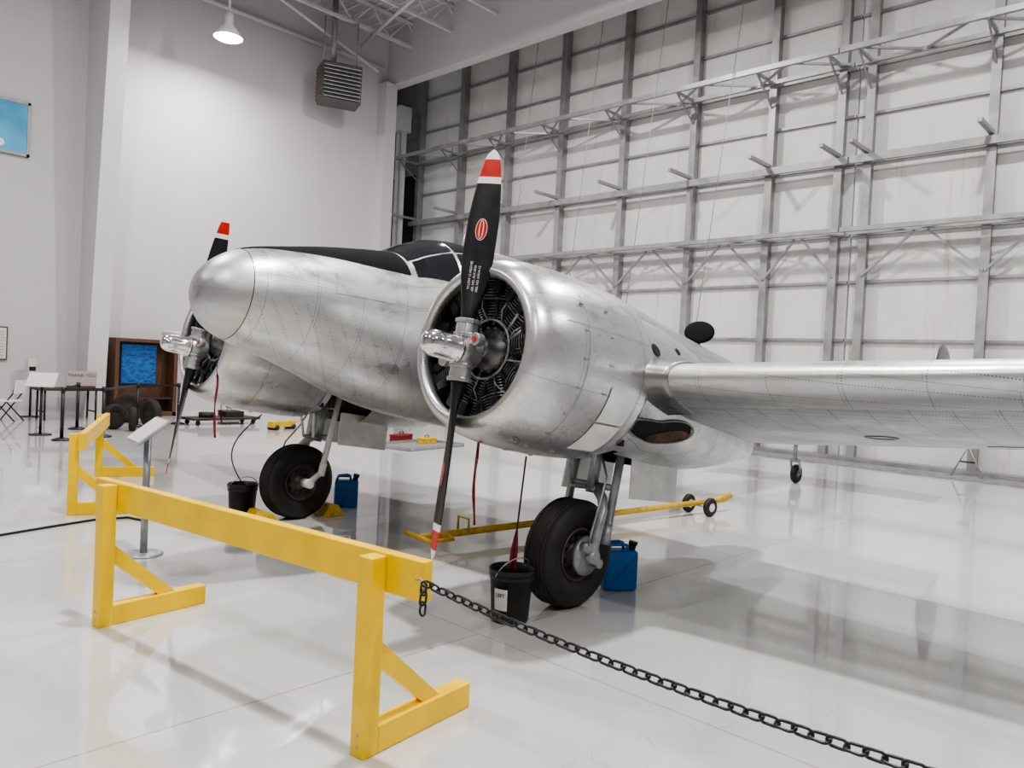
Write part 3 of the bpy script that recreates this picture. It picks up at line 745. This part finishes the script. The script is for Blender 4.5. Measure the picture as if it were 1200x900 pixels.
def chock(loc,rz):
    e=empty('wheel_chock',loc,rz)
    b=MB();b.grid([[V(-.12,y,0),V(.12,y,0),V(.03,y,.13),V(-.03,y,.13)] for y in(-.2,.2)],True,0,False,caps=True);b.build('chock_block','yelmetal',e,bevel=.008)
    b=MB();b.sweep([(0,.2,.06),(.1,.28,.02),(.2,.22,.01),(.28,.3,.01)],.008);b.build('chock_rope','black',e)
    top(e,'yellow wooden wheel chock beside the far main wheel','wheel chock','yellow wheel chocks')
chock(PW(.44,-NY+.05),0);chock(PW(-.40,-NY),0)
A=CW(492,630,.12);B=CW(850,585,.16);dv=(B-A);L=V(dv.x,dv.y,0).length
e=empty('tow_bar',(A.x,A.y,0),math.atan2(dv.y,dv.x))
b=MB();b.cyl((0,0,.12),(L,0,.16),.035);b.build('bar_tube','yelmetal',e)
b=MB();b.cyl((0,-.25,.12),(0,.25,.12),.025);b.sweep([(.0,-.2,.12),(.25,-.2,.12),(.3,0,.13)],.018);b.sweep([(.5,-.09,.14),(.5,-.09,.27),(.5,.09,.27),(.5,.09,.14)],.012);b.cyl((L-.3,-.02,.16),(L+.1,.0,.2),.04)
b.build('tow_head','yelmetal',e)
for q in(-.17,.17):
    b=MB();b.revolve([(-.03,.05),(-.035,.1),(-.015,.12),(.015,.12),(.035,.1),(.03,.05)],(L-.55,q,.121),(0,1,0),28);wv=b.build('tow_wheel','rubber',e)
    b=MB();b.revolve([(-.032,.055),(-.02,.03),(-.04,.02),(-.04,0)],(L-.55,q,.121),(0,1,0),20);b.revolve([(.032,.055),(.02,.03),(.04,.02),(.04,0)],(L-.55,q,.121),(0,1,0),20);b.build('wheel_hub','white',wv)
b=MB();b.cyl((L-.55,-.17,.121),(L-.55,.17,.121),.015);b.build('axle','steel',e)
top(e,'yellow aircraft tow bar on two small black wheels','tow bar')
# ------------------------------------------------------------------ barricades
def barricade(p1,p2,H,label,y0=.38,y1=.25):
    d=Vector(p2)-Vector(p1);L=d.length;e=empty('barricade',(p1[0],p1[1],0),math.atan2(-d.x,d.y))
    b=MB();b.bx(.046,.11,-y0,L+y1,H-.18,H);b.build('top_rail','yellow',e,bevel=.006)
    for y in(0,L):
        b=MB();b.bx(-.045,.045,y-.045,y+.045,.0,H-.012);b.build('post','yellow',e,bevel=.005)
        b=MB();b.bx(-.045+.09,.70,y-.045,y+.045,0,.13);b.build('foot','yellow',e,bevel=.006)
        b=MB();P=[[V(.045,y+q,.52),V(.045,y+q,.40),V(.36,y+q,.13),V(.48,y+q,.13)] for q in(-.022,.022)];b.grid(P,True,0,False,caps=True);b.build('brace','yellow',e)
        for zz in(.05,.10):
            b=MB();b.cyl((-.049,y,zz),(-.044,y,zz),.008,n=8);b.build('screw','steel',e)
    top(e,label,'barricade')
barricade((2.10,2.80),(1.80,5.22),.92,'yellow painted wooden barricade with long top rail and braced feet',.27,.25)
barricade((2.72,8.88),(3.79,11.35),.87,'yellow painted wooden barricade farther along beside the stanchions',.1,.1)
b=MB()
S=V(2.15,2.50,.845);E=V(2.2,-.25,.86)
N=56;pts=[]
for i in range(N+1):
    t=i/N;pts.append(S.lerp(E,t)+V(0,0,-.08*4*t*(1-t)*.8))
def link(c,d,roll,l=.060,w=.034,r_=.0052):
    ax,e1,e2=b.frame(d);s1=e1*math.cos(roll)+e2*math.sin(roll)
    P=[];hl=l/2-w/2
    for j in range(16):
        a=2*math.pi*j/16;x=math.cos(a)*w/2;y=math.sin(a)*w/2
        P.append(c+s1*x+ax*(y+(hl if y>=0 else -hl)))
    b.sweep(P,r_,6,closed=True)
for i in range(N): link((pts[i]+pts[i+1])/2,pts[i+1]-pts[i],R(20)+(i%2)*math.pi/2)
for i in range(3): link(S+V(-.01,-.015,-.02-.044*i),V(0,.1,-1),(i%2)*math.pi/2)
ch=b.build('chain','chain');top(ch,'black plastic link chain strung from the end of the barricade','chain')
e=empty('chain_hook',S)
b=MB();b.sweep([(0,.05,.0),(0,.02,.01),(0,-.01,.0),(0,-.01,-.03),(0,.015,-.035)],.005,8);b.build('hook','steel',e);top(e,'small steel hook on the barricade rail end','hook')
b=MB();pts=[CW(-60,636,.012),CW(0,627,.012),CW(60,617,.012),CW(110,609,.012),CW(150,606,.012),CW(168,610,.012)];b.sweep(pts,.012,8)
top(b.build('floor_rope','chain'),'black rope lying across the floor by the sign stand','rope')
ps=CW(168,650);e=empty('sign_stand',(ps.x,ps.y,0),R(-8))
b=MB();b.revolve([(0,0),(0,.16),(.012,.16),(.02,.14),(.02,0)],(0,0,0),(0,0,1),36);b.build('stand_base','gearsil',e)
b=MB();b.cyl((0,0,.02),(0,0,1.02),.030);b.build('stand_pole','gearsil',e)
rot=Matrix.Rotation(R(-38),3,'Y')
b=MB();b.box((0.0,0,1.08),(.33,.46,.02),rot);b.build('sign_tray','steel',e,bevel=.004)
b=MB();b.box(V(0,0,1.08)+rot@V(0,0,.014),(.29,.42,.006),rot);b.build('sign_sheet','paper',e)
top(e,'grey metal pedestal sign stand with tilted information panel','sign stand')
def stanch(loc,to=None):
    e=empty('stanchion',loc)
    b=MB();b.revolve([(0,0),(0,.17),(.02,.17),(.05,.08),(.05,0)],(0,0,0),(0,0,1),28);b.build('stanchion_base','black',e)
    b=MB();b.cyl((0,0,.04),(0,0,.93),.032);b.cyl((0,0,.90),(0,0,1.0),.04);b.build('stanchion_post','black',e)
    if to is not None:
        q=Vector(to)-Vector(loc);b=MB()
        P=[[q*t+V(0,0,z) for z in(.92,.97)] for t in(.02,.98)];b.grid(P,False,0,False)
        o=b.build('belt','black',e);o.modifiers.new('s','SOLIDIFY').thickness=.004
    top(e,'black belt-barrier stanchion post standing near the far wall','stanchion','belt stanchions')
s1,s2,s3,s4,s5=CW(72,516),CW(90,503),CW(120,512),CW(160,500),CW(208,497)
stanch(s1,s2);stanch(s3,s1);stanch(s2,None);stanch(s4,s3);stanch(s5,s4)
e=empty('display_case',(8.1,21.2,0))
b=MB();b.bx(-.8,-.7,-.25,.3,0,1.95);b.bx(.7,.8,-.25,.3,0,1.95);b.bx(-.8,.8,-.25,.3,1.95,2.04);b.bx(-.8,.8,-.25,.3,0,.12);b.bx(-.7,.7,.25,.3,.1,1.95);b.build('case_frame','wood',e,bevel=.01)
b=MB();b.bx(-.5,.38,.15,.2,.85,1.88);o=b.build('poster_panel','poster',e);o['label']='glowing blue poster'
b=MB();b.bx(-.7,.7,-.2,.25,.45,.5);b.build('shelf','darkwood',e)
top(e,'dark brown wooden display case with glowing blue poster','display case')
e=empty('framed_notice',(4.85,21.55,1.75))
b=MB();b.bx(-.2,.2,-.02,.02,-.4,.4);b.build('notice_frame','wood',e);b=MB();b.bx(-.17,.17,-.03,-.021,-.37,.37);b.build('notice_sheet','paper',e)
b=MB()
for i in range(9): b.bx(-.13,.13,-.034,-.031,-.3+i*.07,-.28+i*.07)
o=b.build('notice_lines','steel',e);o['kind']='stuff'
top(e,'framed paper notice hanging on the white wall','notice')
e=empty('dispenser_stand',(5.5,21.25,0))
b=MB();b.cyl((0,0,0),(0,0,.02),.2);b.cyl((0,0,0),(0,0,1.1),.025);b.build('stand_pole','black',e);b=MB();b.bx(-.09,.09,-.09,.09,1.05,1.4);b.build('dispenser','cream',e,bevel=.02)
b=MB();b.bx(-.07,.07,-.1,-.09,1.12,1.22);b.build('dispenser_window','black',e)
top(e,'cream dispenser on a thin black pole by the wall','dispenser')
e=empty('folding_table',(6.05,20.4,0))
b=MB();b.bx(-.7,.7,-.35,.35,.70,.76);b.build('table_top','darkwood',e,bevel=.01)
for q in(-.55,.55):
    b=MB();b.sweep([(q,-.3,0),(q,-.28,.72)],.025);b.sweep([(q,.3,0),(q,.28,.72)],.025);b.sweep([(q,-.29,.2),(q,.29,.2)],.018);b.build('table_leg','black',e)
top(e,'dark folding table with black legs against the wall','table')
e=empty('thank_you_sign',(6.35,20.4,.76))
b=MB();b.bx(-.34,.34,-.015,.015,.05,.40);b.build('sign_board','greypaper',e);b=MB();b.bx(-.3,.3,-.08,.08,0,.05);b.build('sign_foot','wood',e)
textobj('sign_text','THANK YOU',.11,'redcloth',e,basis((0,-.02,.30),(1,0,0),(0,0,1),(0,-1,0)))
top(e,'small thank-you sign standing on the table','sign')
pl=CW(66,511);e=empty('lectern_sign',(pl.x-.2,pl.y+.3,0),R(-30))
b=MB();b.cyl((0,0,0),(0,0,.02),.2);b.cyl((0,0,0),(0,0,1.02),.025);b.build('lectern_pole','black',e)
b=MB();b.box((0,0,1.08),(.5,.4,.02),(R(40),0,0));b.build('lectern_panel','paper',e)
top(e,'black pedestal with tilted white information panel','sign stand')
pc=CW(8,493);e=empty('folding_chair',(pc.x,pc.y,0),R(-130))
b=MB();b.box((0,0,.46),(.44,.44,.04));b.build('seat','white',e,bevel=.01);b=MB();b.box((0,.26,.78),(.44,.03,.30),(R(-10),0,0));b.build('backrest','white',e,bevel=.01)
for q in(-.2,.2):
    b=MB();b.sweep([(q,-.24,0),(q,.2,.62),(q,.27,.85)],.016);b.build('leg','black',e)
    b=MB();b.sweep([(q,.26,0),(q,-.15,.44)],.016);b.build('leg','black',e)
top(e,'white folding chair with black legs','chair')
def tyre(loc,rz,r_,tilt=0):
    e=empty('old_tyre',loc,rz);b=MB();w=r_*.3
    b.revolve([(-w*.8,r_*.5),(-w,r_*.75),(-w*.8,r_*.93),(0,r_),(w*.8,r_*.93),(w,r_*.75),(w*.8,r_*.5)],(0,0,r_),(0,1,0),36);b.build('tyre_ring','oldrubber',e)
    b=MB();b.revolve([(-w*.7,r_*.52),(-w*.4,r_*.3),(-w*.6,r_*.15),(-w*.6,0)],(0,0,r_),(0,1,0),24);b.revolve([(w*.7,r_*.52),(w*.4,r_*.3),(w*.6,r_*.15),(w*.6,0)],(0,0,r_),(0,1,0),24);b.build('tyre_hub','bay',e)
    top(e,'old dark aircraft tyre standing on the floor by the wall','tyre','old tyres')
for px,py,rz,r_ in((133,503,20,.28),(155,505,70,.26),(176,502,100,.33),(150,495,-20,.36)): q=CW(px,py);tyre(q,R(rz),r_)
q=CW(245,497);e=empty('flat_dolly',(q.x+.3,q.y,0),R(5))
b=MB();b.bx(-.9,.9,-.35,.35,.12,.18);b.build('dolly_deck','darkwood',e,bevel=.01)
for x in(-.75,.75):
    for y in(-.25,.25):
        b=MB();b.revolve([(-.02,0),(-.02,.055),(.02,.055),(.02,0)],(x,y,.055),(0,1,0),20);b.box((x,y,.1),(.06,.06,.03));b.build('caster','black',e)
b=MB();b.cyl((-.4,0,.18),(-.4,0,.3),.18);b.build('engine_part','bay',e)
b=MB();b.box((.3,0,.25),(.5,.3,.14));b.build('parts_crate','bay',e,bevel=.01)
top(e,'low wooden dolly carrying dark engine parts','dolly')
q=CW(490,523);e=empty('drip_tray',(q.x,q.y,0),R(10))
b=MB();b.bx(-.9,.9,-.55,.55,0,.015);b.bx(-.9,-.88,-.55,.55,0,.07);b.bx(.88,.9,-.55,.55,0,.07);b.bx(-.9,.9,-.55,-.53,0,.07);b.bx(-.9,.9,.53,.55,0,.07);b.build('tray_pan','steel',e)
top(e,'grey metal drip tray under the fuselage','tray')
def toolcase(px,py,rz,sz,mt,lab,z=0.0):
    q=CW(px,py,z);e=empty('toolbox',q,R(rz));sx,sy,szz=sz
    b=MB();b.bx(-sx,sx,-sy,sy,0,szz*.65);b.build('box_body',mt,e,bevel=.01)
    b=MB();b.bx(-sx*1.02,sx*1.02,-sy*1.04,sy*1.04,szz*.65,szz);b.build('box_lid',mt,e,bevel=.012)
    b=MB();b.sweep([(-sx*.3,0,szz),(-sx*.25,0,szz+.05),(sx*.25,0,szz+.05),(sx*.3,0,szz)],.01);b.build('box_handle','black',e)
    top(e,lab,'toolbox')
toolcase(470,517,20,(.28,.13,.16),'redcloth','dark red metal toolbox in the drip tray under the fuselage',.015)
toolcase(500,519,10,(.2,.12,.12),'yelmetal','yellow metal toolbox in the drip tray under the fuselage',.015)
toolcase(430,508,0,(.3,.15,.14),'wood','brown wooden toolbox on the floor behind the far wheel')
toolcase(268,489,0,(.25,.15,.2),'darkwood','dark toolbox on the floor near the far wall')
q=CW(330,503);e=empty('floor_jack',(q.x,q.y,0),R(20))
b=MB();b.bx(-.4,.4,-.1,.1,.06,.2);b.sweep([(.4,0,.12),(.7,0,.2),(.9,0,.45)],.02);b.build('jack_body','yelmetal',e,bevel=.01)
for x in(-.3,.3):
    b=MB();b.revolve([(-.14,0),(-.14,.06),(.14,.06),(.14,0)],(x,0,.06),(0,1,0),18);b.build('jack_wheel','black',e)
top(e,'yellow low floor jack beneath the airplane','floor jack')
e=empty('door_stand',(17.55,3.9,0.035),R(90))
b=MB();b.sweep([(-.28,0,0),(0,0,.62),(.28,0,0)],.022,8);b.cyl((0,0,.6),(.0,0,.85),.03);b.build('stand_leg','steel',e)
b=MB();b.cyl((-.14,0,.3),(.14,0,.3),.016);b.box((0,0,.88),(.2,.12,.06));b.build('stand_crossbar','black',e)
top(e,'thin steel A-frame stand at the foot of the hangar door','stand')
print('done')
